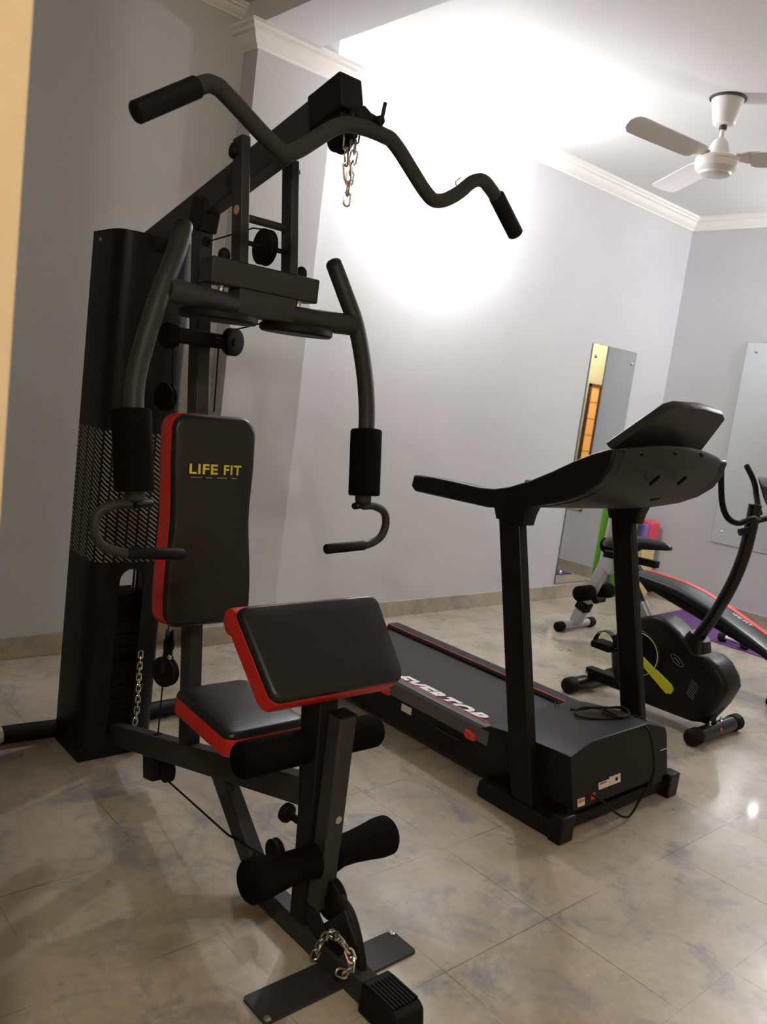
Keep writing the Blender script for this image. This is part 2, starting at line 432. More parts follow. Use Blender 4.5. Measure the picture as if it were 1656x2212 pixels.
wall_mirror('tall narrow frameless mirror on the long wall beside the green roll', (mx0 + mx1) / 2, WY, 'y', mx1 - mx0, .125, 2.02,
            [(-.25, 1.80), (.25, 1.80), (-.25, .09), (.25, .09)])
wall_mirror('large frameless mirror on the back wall behind the exercise bike', WX, 2.56, 'x', 1.30, .585, 2.205,
            [(-.57, 1.55), (.57, 1.55), (-.57, .1), (.57, .1)])

# ------------------------------------------------------------------ ceiling fan
FC = V((4.25, 2.43, 0))
fn = thing('ceiling_fan', 'white three-blade ceiling fan hanging in the far half of the room', 'fan', (FC.x, FC.y, HC))
MB().disc((FC.x, FC.y, HC - .004), (0, 0, 1), .095, .008).build('ceiling_hole', 'fandark', fn)
MB().lathe([(.050, 3.055), (.054, 3.058), (.058, 3.07), (.070, 3.13), (.078, 3.16), (.082, 3.178), (.080, 3.182)], FC).build('canopy', 'fan', fn)
MB().lathe([(.016, 3.03), (.020, 3.034), (.020, 3.05), (.014, 3.056)], FC).build('rod_bush', 'fandark', fn)
MB().tube([FC + V((0, 0, 2.95)), FC + V((0, 0, 3.05))], .0125).build('down_rod', 'fan', fn)
MB().lathe([(.060, 2.898), (.062, 2.902), (.054, 2.93), (.046, 2.955), (.034, 2.975), (.024, 2.985), (.016, 2.99)], FC).build('motor_cup', 'fan', fn)
MB().lathe([(.001, 2.800), (.070, 2.800), (.078, 2.804), (.082, 2.814), (.098, 2.822), (.108, 2.835), (.110, 2.855), (.106, 2.868), (.112, 2.872), (.110, 2.885), (.090, 2.895), (.05, 2.902), (.001, 2.902)], FC, n=40).build('motor_housing', 'fan', fn, smooth=30)
for ang in (172, 55, 292):
    a = math.radians(ang); d = V((math.cos(a), math.sin(a), 0)); s = V((-d.y, d.x, 0)); tw = .01 if ang < 200 else -.015; pt = .26 if ang < 200 else -.3
    irn = MB()
    irn.rings([[FC + d * r + s * w * k + V((0, 0, 2.888 + h + tw * k)) for k, h in ((-1, 0), (1, 0), (1, .005), (-1, .005))] for r, w in ((.09, .018), (.12, .02), (.15, .045), (.21, .048))])
    bl = MB(); rg = []
    for r, w0, w1 in ((.165, .050, .050), (.19, .062, .062), (.30, .064, .064), (.55, .066, .066), (.64, .064, .067), (.675, .044, .064), (.695, .014, .054), (.702, -.01, .040)):
        rg.append([FC + d * r + s * k + V((0, 0, 2.881 + h + pt * k - .004 * (k / .06) ** 2)) for k, h in [(-w0, 0), (-w0 * .4, 0), (w1 * .4, 0), (w1, 0), (w1, .003), (w1 * .4, .003), (-w0 * .4, .003), (-w0, .003)]])
    bl.rings(rg); b = bl.build('blade', 'fan', fn, smooth=30)
    irn.build('blade_iron', 'fan', b)

# ------------------------------------------------------------------ multi-station home gym
GX = 1.31
gym = thing('home_gym', 'black multi-station home gym with red-edged pads and a weight tower', 'exercise machine', (GX, 2.0, 0))
def g(u, v, dx=0.0): return on(u, v, x=GX + dx)
def yz(y, z, dx=0.0): return V((GX + dx, y, z))
# weight tower
SY0, SY1, SH = 2.72, 2.95, 1.865
plan = [(GX - .14, SY1), (GX - .143, SY0 + .07), (GX - .138, SY0 + .03), (GX - .12, SY0 + .008), (GX - .09, SY0), (GX - .045, SY0 - .004)]
plan_r = [(2 * GX - x, y) for x, y in plan[::-1]]
def sheet(mb, pl, z0, z1, th=.006):
    n = len(pl); inner = []
    for i, p in enumerate(pl):
        a = V((*pl[max(i - 1, 0)], 0)); b = V((*pl[min(i + 1, n - 1)], 0)); t = (b - a).normalized(); nn = V((t.y, -t.x, 0))
        inner.append(V((*p, 0)) - nn * th)
    ring = [V((*p, 0)) for p in pl] + inner[::-1]
    mb.rings([[p + V((0, 0, z0)) for p in ring], [p + V((0, 0, z1)) for p in ring]])
sh = MB()
sheet(sh, plan, .03, SH); sheet(sh, plan_r, .03, SH)
# middle strip of the front with the arched slot below it
arch = [(-.045, .67)] + [(-.045 * math.cos(a), .67 + .045 * math.sin(a)) for a in [i * PI / 8 for i in range(1, 8)]] + [(.045, .67)]
poly = [(-.045, SH - .003), *arch, (.045, SH - .003)]
sh.prism(poly, lambda a, b, t: V((GX + a, SY0 - .004 + t, b)), 0, .006)
sh.box((GX - .046, SY0 - .004, .03), (GX + .046, SY0 + .002, .10))
sh.build('tower_shroud', 'shroud', gym, smooth=45)
MB().box((GX - .125, SY0 + .03, SH - .05), (GX + .125, SY1 - .01, SH - .005)).build('tower_top_plate', 'dark', gym, bevel=.006)
MB().box((GX - .14, SY0 + .01, .0), (GX + .14, SY1, .05)).build('tower_base', 'dark', gym, bevel=.005)
for k in range(11):
    MB().box((GX - .10, SY0 + .05, .055 + k * .050), (GX + .10, SY1 - .05, .103 + k * .050)).build('weight_plate', 'rubber', gym, bevel=.004)
for dx in (-.07, .07):
    MB().tube([(GX + dx, SY0 + .115, .05), (GX + dx, SY0 + .115, SH - .04)], .011).build('guide_rod', 'steel', gym)
MB().tube([(GX, SY0 + .115, .6), (GX, SY0 + .115, 1.2)], .010).build('selector_rod', 'dark', gym)
for u, v in ((215, 512),):
    p = V((GX - .142, SY0 + .16, SH - .03)); MB().disc(p, (1, 0, 0), .006, .006).build('screw', 'steel', gym)
# rear stabiliser tube on the floor
st = [(.50, 2.93, .036), (.80, 2.975, .036), (1.0, 2.985, .036), (1.17, 2.97, .036), (1.31, 2.965, .036), (1.45, 2.97, .036), (1.62, 2.985, .036), (1.82, 2.975, .036), (2.12, 2.93, .036)]
o = MB().tube(catmull(st, 5), .033, cap=.4).build('rear_stabiliser', 'dark', gym)
lab(MB().tube(catmull([(.915, 2.984, .0365), (.945, 2.985, .0365), (.985, 2.9855, .0365)], 3), .0336, 16).build('highlight_band', 'steel', gym), 'silver band standing in for a highlight on the tube')  # bright steel ring put in as the highlight on the tube
# inclined base beam, seat rail
A = yz(2.74, .085); B = yz(1.60, .395)
MB().bar(A, B, .05, .075).build('base_beam', 'powder', gym, bevel=.004)
dirb = (B - A).normalized(); nb = V((0, -dirb.z, dirb.y)) * -1
if nb.z < 0: nb = -nb
MB().disc(A + dirb * .34 + nb * .0385, nb, .016, .004, 20).build('cable_hole', 'rubber', gym)
# diagonal leg and floor beam
MB().bar(yz(2.01, .265), yz(1.735, .035), .046, .062).build('diagonal_leg', 'powder', gym, bevel=.004)
MB().bar(yz(1.765, .031), yz(1.24, .031), .052, .060).build('floor_beam', 'powder', gym, bevel=.004)
# reclined main post
PB, PT = yz(2.205, .21), yz(2.447, 1.90)
MB().bar(PB, PT, .046, .06, up=(0, -1, 0)).build('main_post', 'powder', gym, bevel=.004)
dp = (PT - PB).normalized(); npst = V((0, -dp.z, dp.y))
def post(z): return PB + (PT - PB) * ((z - PB.z) / (PT.z - PB.z))
MB().disc(post(1.83) + npst * .031 + V((-.002, 0, 0)), npst, .016, .004, 20).build('cable_hole', 'rubber', gym)
MB().bar(PT + V((0, .0, -.03)), PT + V((0, -.02, .065)), .062, .085, up=(0, -1, 0)).build('post_head', 'dark', gym, bevel=.005)
# boom
BA, BB = yz(2.80, 1.835), yz(1.775, 2.158)
MB().bar(BA, BB, .05, .088).build('boom', 'powder', gym, bevel=.004)
db = (BB - BA).normalized(); ub = V((0, -db.z, db.y)); ub = ub if ub.z > 0 else -ub
e0, e1 = BA + db * (BB - BA).length * .895, BB + db * .022
MB().bar(e0, e1, .072, .090).build('boom_sleeve', 'dark', gym, bevel=.005)
MB().bar(BB + db * -.06 - ub * .06, BB + db * .005 - ub * .075, .06, .05).build('pulley_bracket', 'dark', gym, bevel=.005)
MB().pulley(BB - db * .03 - ub * .085, (1, 0, 0), .045, .028).build('lat_pulley', 'rubber', gym)
# press frame hanging from the boom
pa, pb_ = 2.118, 2.062
for sgn in (-1, 1):
    x = sgn * .083
    MB().bar(yz(pa, 2.062 + (.02 if sgn < 0 else 0), x), yz(pb_, 1.74, x), .028, .05, up=(0, -1, 0)).build('press_post', 'powder', gym, bevel=.004)
    MB().lathe([(.012, 0), (.013, .006), (.009, .014), (.002, .016)], yz(pa - .002, 2.04, sgn * .098), (sgn, 0, 0), 14).build('pivot_bolt', 'dark', gym)
MB().lathe([(.020, 0), (.022, .004), (.022, .04), (.018, .046)], yz(pa + .01, 2.075, -.083) - V((.02, 0, .03)), (1, 0, 0), 16).build('pivot_bush', 'dark', gym)
lab(MB().disc(yz(2.083, 1.885, -.0975), (1, 0, 0), .013, .002, 18).build('round_sticker', 'pinksticker', gym), 'round faded red sticker')
MB().tube([yz(2.092, 1.873, -.075), yz(2.092, 1.873, .075)], .011).build('spacer_rod', 'powder', gym)
MB().pulley(yz(2.075, 1.805), (1, 0, 0), .050, .026).build('press_pulley', 'rubber', gym)
MB().tube([yz(2.075, 1.805, -.07), yz(2.075, 1.805, .07)], .007).build('pulley_axle', 'dark', gym)
MB().bar(yz(2.074, 1.712, -.178), yz(2.074, 1.712, .178), .068, .070).build('cross_beam', 'powder', gym, bevel=.005)
MB().box((GX - .093, 2.028, 1.606), (GX + .093, 2.095, 1.676)).build('lower_bracket', 'powder', gym, bevel=.004)
def mir(p, s): return V((GX + s * (p.x - GX), p.y, p.z))
for s in (1, -1):
    piv = yz(2.070, 1.745, s * .129)
    MB().lathe([(.016, 0), (.017, .012), (.015, .022), (.008, .030), (.001, .032)], piv, (0, 0, 1), 18).build('pivot_cap', 'rubber', gym)
    MB().tube([piv - V((0, 0, .14)), piv - V((0, 0, .05))], .009, 12).build('pivot_pin', 'steel', gym)
    arm = MB().tube(catmull([mir(p, s) for p in (on(721, 570, y=2.081), on(745, 635, y=2.05), on(769, 705, y=2.026), on(786, 800, y=2.01), on(792, 890, y=2.0), on(788, 980, y=1.98), on(784, 1082, y=1.957))], 6), .0255, 20, cap=.6).build('press_arm', 'powder', gym)
    MB().tube([yz(2.062, 1.628, s * .07), yz(2.045, 1.630, s * .17), yz(2.027, 1.636, s * .31)], .0315, 20).build('side_tube', 'powder', arm)
    MB().disc(yz(2.066, 1.594, s * .130), (0, 0, 1), .108, .026, 44).build('cam_disc', 'dark', arm)
    f0 = mir(on(786, 1071, y=1.958), s); f1 = mir(on(791, 928, y=1.997), s)
    MB().lathe([(.028, 0), (.047, .001), (.0495, .006), (.0495, (f1 - f0).length - .006), (.047, (f1 - f0).length - .001), (.028, (f1 - f0).length)], f0, f1 - f0, 26).build('foam_grip', 'foam', arm, smooth=60)
    hp = [on(784, 1093, y=1.955), on(806, 1093, y=1.955), on(828, 1105, y=1.953), on(833, 1130, y=1.95), on(823, 1158, y=1.947), on(800, 1174, y=1.943), on(770, 1180, y=1.94), on(706, 1186, y=1.937)]
    hd = MB().tube(catmull([mir(p, s) for p in hp], 6), .0125, 14, cap=.5).build('curl_handle', 'powder', arm)
    MB().tube([mir(on(785, 1178, y=1.941), s), mir(on(705, 1186, y=1.937), s)], .0155, 16, cap=.4).build('hand_grip', 'rubber', arm)
    MB().lathe([(.010, -.03), (.011, -.026), (.011, .026), (.010, .03)], mir(on(775, 1092, y=1.95), s), (1, .4, 0), 12).build('clamp_bolt', 'dark', arm)
# pulleys on the main post
MB().bar(post(1.535) + npst * .02 + V((-.10, 0, 0)), post(1.535) + npst * .02 + V((.05, 0, 0)), .085, .045).build('post_bracket', 'rubber', gym, bevel=.004)
pr = on(502, 739, y=2.30); MB().pulley(pr, (.35, -1, 0), .043, .026).build('swivel_pulley', 'rubber', gym)
MB().tube([pr, on(465, 735, y=2.32)], .010).build('pulley_axle', 'dark', gym)
pl_ = on(366, 725, y=2.42); MB().pulley(pl_, (1, .3, 0), .040, .026).build('swivel_pulley', 'rubber', gym)
MB().pulley(on(358, 857, y=2.62), (1, .2, 0), .048, .026).build('cable_pulley', 'rubber', gym)
fp = [on(365, 1392, y=2.36), on(357, 1450, y=2.36)]
MB().pulley(fp[0], (1, -.55, 0), .050, .028).build('cable_pulley', 'rubber', gym)
MB().pulley(fp[1], (1, .35, 0), .050, .028).build('cable_pulley', 'rubber', gym)
MB().bar(fp[0] - V((.016, .016, 0)), fp[1] - V((.016, .016, 0)), .03, .006, up=(1, 0, 0)).build('pulley_yoke', 'dark', gym, bevel=.002)
MB().lathe([(.010, 0), (.010, .006), (.004, .009)], on(368, 1418, y=2.325), (-.5, -1, 0), 12).build('yoke_bolt', 'chrome', gym)
def cable(pts, r=.0024): return MB().tube(pts, r, 8).build('cable', 'rubber', gym)
cable([fp[1] + V((.0, .01, -.03)), A + dirb * .34 + nb * .03])
cable([fp[0] + V((.0, .01, .03)), on(375, 900, y=2.55), on(372, 740, y=2.44)])
cable([on(472, 748, y=2.31), on(462, 890, y=2.33)])
cable([post(1.83) + npst * .03, yz(2.10, 1.852, -.03), yz(2.08, 1.853)])
cable([pr + V((0, -.02, .04)), yz(2.06, 1.604, .03)])
cable([BB - db * .03 - ub * .04, BA + db * .25 - ub * .03])
# bracket and pulley under the base beam, cable to the front
bk = A + dirb * .30
MB().bar(bk - nb * .03, bk - nb * .03 + V((0, -.02, -.085)), .045, .07, up=(0, -1, 0)).build('low_bracket', 'dark', gym, bevel=.004)
lp = on(360, 1662, x=GX + .01); MB().pulley(lp, (1, 0, 0), .042, .026).build('low_pulley', 'rubber', gym)
fpul = on(715, 1940, x=GX + .012)
cable([lp + V((0, -.02, -.034)), on(492, 1803, x=GX - .028), yz(1.70, .15, -.02), fpul + V((-.01, .04, .0))], .0032)
# pads
up_b = V((0, .065, .61)).normalized(); fr_b = V((0, -up_b.z, up_b.y))
hw = lambda t: .1415 + .0055 * math.sin((t - .35) * -2.6 * PI) * (1 if t < .74 else 0) - .002 * t
bo = []
sorted_outline = subdiv(rrect(.28, .640, .048, 6), 10)
for a, b in sorted_outline:
    bo.append((a * hw((b + .32) / .64) / .14, b))
bc = V((GX - .016, 2.228, .992))
back, backc = pad(gym, 'backrest', bo, bc - fr_b * .042, (1, 0, 0), up_b, fr_b, .094, .78)
back['label'] = 'tall black backrest with red sides and yellow lettering'
tz = .10
for wd, x0, ww in (('LIFE', -.092, .095), ('FIT', .0235, .0615)):
    text(wd, 'yellow_lettering', 'yellow', back, bc + V((x0, 0, 0)) + up_b * .142 + fr_b * .0592, (1, 0, 0), up_b, ww, .030, bold=.025, font_space=1.08)
lm = MB()
for x0, w in ((-.085, .035), (-.035, .022), (.002, .034), (.052, .020)):
    p = bc + V((x0, 0, 0)) + up_b * .132 + fr_b * .0592; lm.bar(p, p + V((w, 0, 0)), .0022, .0025, up=tuple(up_b))
lm.build('small_print', 'greyprint', back)
MB().box((GX - .08, 2.235, .80), (GX + .08, 2.30, .86)).build('pad_bracket', 'dark', gym, bevel=.004)
MB().box((GX - .08, 2.26, 1.13), (GX + .08, 2.32, 1.19)).build('pad_bracket', 'dark', gym, bevel=.004)
so = []
for a, b in rrect(.262, .335, .03, 5): so.append((a * (1 - .04 * (b / .17)), b))
seat, seatc = pad(gym, 'seat', so, (GX, 1.957, .424), (1, 0, 0), (0, 1, .03), (0, -.03, 1), .074, .72)
seat['label'] = 'black seat with red sides'
MB().box((GX - .08, 1.84, .385), (GX + .08, 2.08, .44)).build('seat_bracket', 'dark', gym, bevel=.004)
# preacher pad: top edge y 1.665 z .883, bottom edge y 1.503 z .715
upp = V((0, .162, .168)).normalized(); nrm = V((0, -upp.z, upp.y))
pc = V((GX, 1.584, .80))
po = []
for a, b in rrect(.44, .255, .028, 5): po.append((a * (1 + .04 * (b / .127)), b))
prb, prc = pad(gym, 'preacher_pad', po, pc - nrm * .074, (1, 0, 0), upp, nrm, .076, .72)
prb['label'] = 'wide slanted black arm pad with red sides'
lip = []
tp = pc + upp * .122 - nrm * .04
MB().lathe([(.006, -.226), (.034, -.222), (.036, -.21), (.036, .21), (.034, .222), (.006, .226)], tp - upp * .012 - nrm * .014, (1, 0, 0), 20).build('pad_roll', 'red', prb)
# preacher post, leg lever
MB().bar(pc - nrm * .05 + V((0, .004, -.02)), yz(1.535, .10), .05, .052, up=(0, -1, 0)).build('pad_post', 'dark', gym, bevel=.004)
MB().bar(yz(1.578, .66), yz(1.540, .06), .058, .060, up=(0, -1, 0)).build('front_post', 'dark', gym, bevel=.004)
MB().bar(yz(1.492, .645), yz(1.487, .13), .052, .050, up=(0, -1, 0)).build('leg_lever', 'powder', gym, bevel=.004)
cp = MB(); cp.box((GX - .026, 1.467, .645), (GX + .026, 1.517, .650))
for k in range(3): cp.box((GX - .022 + k * .016, 1.47, .650), (GX - .016 + k * .016, 1.514, .652))
cp.build('lever_cap', 'rubber', gym)
MB().lathe([(.010, 0), (.010, .003), (.006, .004)], yz(1.4635, .375, .004), (0, -1, 0), 16).build('rivet', 'steel', gym)
for s in (1, -1):
    xs = [.030, .055, .10, .15, .190, .220, .228]; rs = [.046, .040, .041, .047, .053, .053, .046]
    MB().lathe([(r, s * h) for r, h in zip(rs, xs)], yz(1.50, .255), (1, 0, 0), 26).build('foam_roller', 'foam', gym, smooth=60)
    xs = [.032, .05, .11, .18, .212, .222]; rs = [.044, .046, .045, .046, .046, .040]
    MB().lathe([(r, s * h) for r, h in zip(rs, xs)], yz(1.60, .520), (1, 0, 0), 26).build('foam_roller', 'foam', gym, smooth=60)
MB().tube([yz(1.50, .255, -.222), yz(1.50, .255, .222)], .012).build('roller_bar', 'dark', gym)
MB().tube([yz(1.60, .52, -.215), yz(1.60, .52, .215)], .012).build('roller_bar', 'dark', gym)
kp = on(622, 1757, x=GX - .01); MB().lathe([(.010, -.03), (.010, 0), (.024, .002), (.027, .010), (.025, .022), (.014, .030)], kp + V((0, -.01, 0)), (-.2, 1, .1), 20).build('adjust_knob', 'rubber', gym)
MB().pulley(on(594, 1838, x=GX + .0), (1, 0, 0), .034, .024).build('guide_pulley', 'rubber', gym)
MB().lathe([(.011, 0), (.012, .02), (.006, .026)], on(549, 1856, x=GX - .01), (0, -.5, 1), 14).build('bolt_cap', 'rubber', gym)
MB().pulley(fpul, (1, 0, 0), .052, .030).build('front_pulley', 'rubber', gym)
MB().bar(yz(1.545, .15, -.02), yz(1.44, .07, -.02), .006, .06).build('pulley_plate', 'dark', gym, bevel=.002)
MB().tube(catmull([yz(1.42, .185, .004), yz(1.375, .165, .006), yz(1.33, .10, .008), yz(1.305, .04, .008), yz(1.30, .018, .008)], 5), .0135, 12).build('strap_hook', 'dark', gym)
MB().bar(yz(1.43, .06, -.012), yz(1.345, .155, -.014), .010, .085).build('hook_plate', 'dark', gym, bevel=.003)
# foot plate with bolts, ribbed foot rest
pl2 = MB(); pl2.prism([(1.298 + a, 1.385 + b) for a, b in rrect(.478, .102, .012, 4)], lambda a, b, t: V((a, b, t)), 0.0, .007)
fpl = pl2.build('foot_plate', 'powder', gym, bevel=.0015)
for q in ((845, 2016), (577, 2201)):
    MB().lathe([(.0095, 0), (.0095, .002), (.006, .004), (.001, .005)], on(*q, z=.007), (0, 0, 1), 16).build('screw', 'steel', fpl)
fr = MB(); fr.prism([(1.255, .004), (1.13, .004), (1.118, .03), (1.125, .068), (1.14, .078), (1.255, .082)], lambda a, b, t: V((t, a, b)), GX - .045, GX + .041)
frest = fr.build('foot_rest', 'rubber', gym, bevel=.006)
rb = MB()
for k in range(8): rb.box((GX - .041 + k * .0103, 1.145, .076), (GX - .036 + k * .0103, 1.235, .0845))
rb.build('rib_tread', 'rubber', frest)

# ------------------------------------------------------------------ chains
def chain(label, pts, loc, L=.026, W=.015, r=.0024, group='chrome chains on the home gym', phase=0.0):
    c = thing('chain', label, 'chain', loc, group)
    pts = catmull(pts, 12); d = [0]
    for a, b in zip(pts, pts[1:]): d.append(d[-1] + (b - a).length)
    pitch = L - 2.2 * r * 1.6; n = max(2, int(d[-1] / pitch))
    def at(s):
        s = max(0, min(d[-1], s))
        for i in range(len(d) - 1):
            if s <= d[i + 1]: return pts[i].lerp(pts[i + 1], (s - d[i]) / max(1e-9, d[i + 1] - d[i]))
        return pts[-1]
    for i in range(n):
        m = at((i + .5) * pitch); t = (at((i + .5) * pitch + .004) - at((i + .5) * pitch - .004)).normalized()
        _, sd, u = frame(t, (.31, .9, .25)); a = phase + (PI / 2 if i % 2 else 0) + random.uniform(-.25, .25)
        w = sd * math.cos(a) + u * math.sin(a); hl = L / 2 - W / 2; ring = []
        for k in range(18):
            q = 2 * PI * k / 18; ring.append(m + t * (math.sin(q) * W / 2 + (hl if math.sin(q) > 0 else -hl)) + w * math.cos(q) * W / 2)
        MB().tube(ring, r, 8, closed=True).build('link', 'chrome', c)
    return c
chain('short chrome chain dangling from the top boom of the home gym', [on(769, 284, x=1.315), on(765, 330, x=1.315), on(755, 385, x=1.315), on(748, 442, x=1.315)], (1.315, 1.72, 2.06), .034, .018, .0026)
cl_ = chain('chrome clip chain beside the one dangling from the boom', [on(750, 292, x=1.29), on(748, 340, x=1.29), on(752, 398, x=1.305)], (1.29, 1.72, 2.05), .044, .018, .0026)
chain('long chrome chain hanging inside the base of the weight tower', [on(304, 1408, y=2.665), on(300, 1460, y=2.665), on(297, 1520, y=2.665), on(290, 1568, y=2.665)], (1.33, 2.66, .35), .030, .016, .0025)
chain('chrome chain looped over the hook at the front foot of the home gym',
      [on(680, 2068, x=1.268), on(692, 2038, x=1.268), on(714, 2016, x=1.270), on(740, 2036, x=1.276), on(757, 2066, x=1.282), on(758, 2090, x=1.282), on(742, 2102, x=1.276), on(726, 2094, x=1.270)],
      (1.31, 1.36, .02), .034, .020, .0036)
chain('short chrome chain running from the front pulley to the foot plate', [on(744, 1988, y=1.42), on(760, 2022, y=1.41), on(768, 2038, y=1.40), on(760, 2070, y=1.395)], (1.34, 1.4, .05), .030, .015, .0026)

# ------------------------------------------------------------------ lat pulldown bar
LY = 1.655
lat = thing('lat_bar', 'bent black pulldown bar hung across the front of the home gym boom', 'bar', (GX, LY, 2.03))
L = lambda u, v, y=LY: on(u, v, y=y)
lp_ = [L(296, 242), L(430, 186), L(462, 184), L(492, 208), L(592, 314), L(634, 328), L(722, 276), L(766, 271), L(826, 292), L(856, 316), L(920, 416), L(948, 434), L(985, 420), L(1030, 389), L(1062, 412), L(1112, 503)]
MB().tube(catmull(lp_, 6), .0185, 18, cap=.3).build('bar_tube', 'powder', lat)
for a, b in ((L(294, 243), L(424, 188)), (L(1113, 505), L(1072, 424))):
    MB().tube([a, b], .0225, 18, cap=.3).build('hand_grip', 'rubber', lat)
gp = MB(); gp.prism([(p.x, p.z) for p in (L(766, 272), L(770, 232), L(786, 228), L(800, 244), L(822, 256), L(824, 284), L(800, 286))], lambda a, b, t: V((a, LY + t, b)), -.003, .003)
gp.build('hanger_plate', 'dark', lat, bevel=.001)
MB().tube([L(820, 285), L(825, 255), L(832, 222)], .0048, 10).build('lock_pin', 'dark', lat)
MB().tube([L(812, 262) + V((0, -.02, 0)), L(812, 262) + V((0, .03, 0))], .011, 14).build('hanger_bolt', 'dark', lat)
MB().tube([L(986, 410), L(984, 392), L(994, 384)], .0022, 8).build('wire_hook', 'steel', lat)
hk = L(764, 250, 1.68)
MB().tube([L(757, 300, 1.69), L(752, 286, 1.69), L(752, 262, 1.69), hk, L(772, 236, 1.69)], .012, 12).build('swivel_hook', 'dark', lat)

# ------------------------------------------------------------------ treadmill
TX = 2.735
tm = thing('treadmill', 'black treadmill with a running deck, two uprights and a wide console', 'treadmill', (TX, 2.0, 0))
T0, T1 = 2.0, 3.12
dk = MB(); dk.box((2.44, 1.62, .07), (3.03, T1, .215)); dk.box((2.42, 1.62, .06), (2.44, T1 - .02, .225)); dk.box((3.03, 1.62, .06), (3.05, T1 - .02, .225))
dk.build('deck_frame', 'plastic', tm, bevel=.004)
bp_ = [(1.75, .216), (T1 - .04, .216), (T1, .205), (T1 + .02, .175), (T1, .14), (T1 - .06, .13)]
bt = MB(); bt.rings([[V((x, y, z)) for y, z in bp_ + [(y - .004, z - .006) for y, z in bp_[::-1]]] for x in (2.468, 2.962)])
belt = bt.build('running_belt', 'belt', tm)
for x0, x1, hgt, nm in ((2.412, 2.468, .236, 'side_rail'), (2.968, 3.052, .240, 'side_rail')):
    r = MB(); r.prism([(x0, .17), (x1, .17), (x1, hgt - .004), (x1 - .008, hgt), (x0 + .012, hgt), (x0, hgt - .014)], lambda a, b, t: V((a, t, b)), 1.9, T1)
    ro = r.build('side_rail', 'rail' if x0 < 2.5 else 'plastic2', tm, bevel=.002)
    e = x1 - .002 if x0 < 2.5 else x0 + .002
    MB().box((e - .0025, 1.95, hgt - .001), (e + .0025, T1 - .02, hgt + .0015)).build('red_line', 'redprint', ro)
# brand lettering printed along the left edge of the belt, read from the left side
text('EVERTOP', 'white_lettering', 'whiteprint', belt, (2.474, 2.535, .2175), (0, -1, 0), (1, 0, 0), .52, .084, shear=.38, bold=.055, font_space=1.12)
# end caps of the rails
for u, v in ((0, 0),):
    MB().box((2.405, T1 - .05, .05), (3.06, T1 + .03, .12)).build('rear_foot', 'rubber', tm, bevel=.01)
# red rail clips and stickers on the left side
for y0 in (1.955, 2.455):
    c = MB(); c.prism([(y0, .168), (y0 + .003, .194), (y0 + .050, .200), (y0 + .056, .180), (y0 + .042, .165)], lambda a, b, t: V((t, a, b)), 2.398, 2.422)
    lab(c.build('side_clip', 'redprint', tm, bevel=.003), 'red plastic clip')
st_ = MB(); st_.box((2.417, 2.325, .128), (2.4195, 2.385, .158)); lab(st_.build('side_sticker', 'sticker', tm), 'small white sticker')
MB().box((2.412, 2.04, .130), (2.421, 2.17, .140)).build('side_slot', 'plastic2', tm, bevel=.003)
# motor cover
def cover_sec(y, f):
    x0, x1 = 2.415, 3.055
    zz = {'e': .283 - .045 * f, 'm': .318 - .060 * f}
    return [V((x0 + .004, y, .10)), V((x0, y, .2)), V((x0, y, zz['e'])), V((x0 + .125, y, zz['m'])), V((x1 - .135, y, zz['m'])), V((x1 - .01, y, zz['e'])), V((x1, y, zz['e'] - .03)), V((x1 - .004, y, .10))]
mc = MB()
s0 = cover_sec(1.488, 0); s0 = [V((p.x, 1.488 + max(0, p.z - .1) * .22, p.z)) for p in s0]
s1 = cover_sec(1.56, 0); s2 = cover_sec(1.74, .25); s3 = cover_sec(1.90, .75); s4 = [V((p.x, 1.945, min(p.z, .226))) for p in cover_sec(1.945, 1)]
mc.rings([s0, s1, s2, s3, s4]); cov = mc.build('motor_cover', 'cover', tm, bevel=.004, smooth=20)
MB().box((2.43, 1.52, .045), (3.04, 1.70, .105)).build('motor_pan', 'plastic', tm, bevel=.004)
def front_label(name, m, x0, x1, z0, z1, lb):
    o_ = MB(); yy = lambda z: 1.488 + (z - .1) * .22 - .0015
    o_.add([(x0, yy(z0), z0), (x1, yy(z0), z0), (x1, yy(z1), z1), (x0, yy(z1), z1), (x0, yy(z0) + .003, z0), (x1, yy(z0) + .003, z0), (x1, yy(z1) + .003, z1), (x0, yy(z1) + .003, z1)], [(0, 1, 2, 3), (7, 6, 5, 4), (0, 4, 5, 1), (3, 2, 6, 7), (0, 3, 7, 4), (1, 5, 6, 2)])
    q = o_.build(name, m, cov); q['label'] = lb; return q
front_label('warning_sticker', 'sticker', 2.575, 2.640, .142, .166, 'white and red sticker'); front_label('sticker_band', 'redprint', 2.580, 2.625, .158, .1655, 'red band')
front_label('rating_sticker', 'sticker', 2.643, 2.715, .142, .172, 'pale sticker'); front_label('sticker_mark', 'plastic', 2.68, 2.697, .152, .164, 'dark mark')
front_label('small_sticker', 'sticker', 2.445, 2.487, .1105, .136, 'white and orange sticker'); front_label('sticker_band', 'orange', 2.448, 2.484, .122, .135, 'orange band')
front_label('power_switch', 'redprint', 2.525, 2.552, .116, .138, 'red power switch')
front_label('trim_line', 'sticker', 3.0, 3.046, .2, .202, 'thin pale line')
em = MB(); q0 = on(1262, 1571, z=.302)
for a, b in (((-.012, -.016), (.008, .020)), ((.008, .020), (.030, -.006)), ((-.004, -.006), (.018, .006))):
    p0 = q0 + V((a[0], a[1], .003)); p1 = q0 + V((b[0], b[1], .003)); em.bar(p0, p1, .005, .003)
lab(em.build('cover_emblem', 'greyprint', cov), 'grey angular emblem')
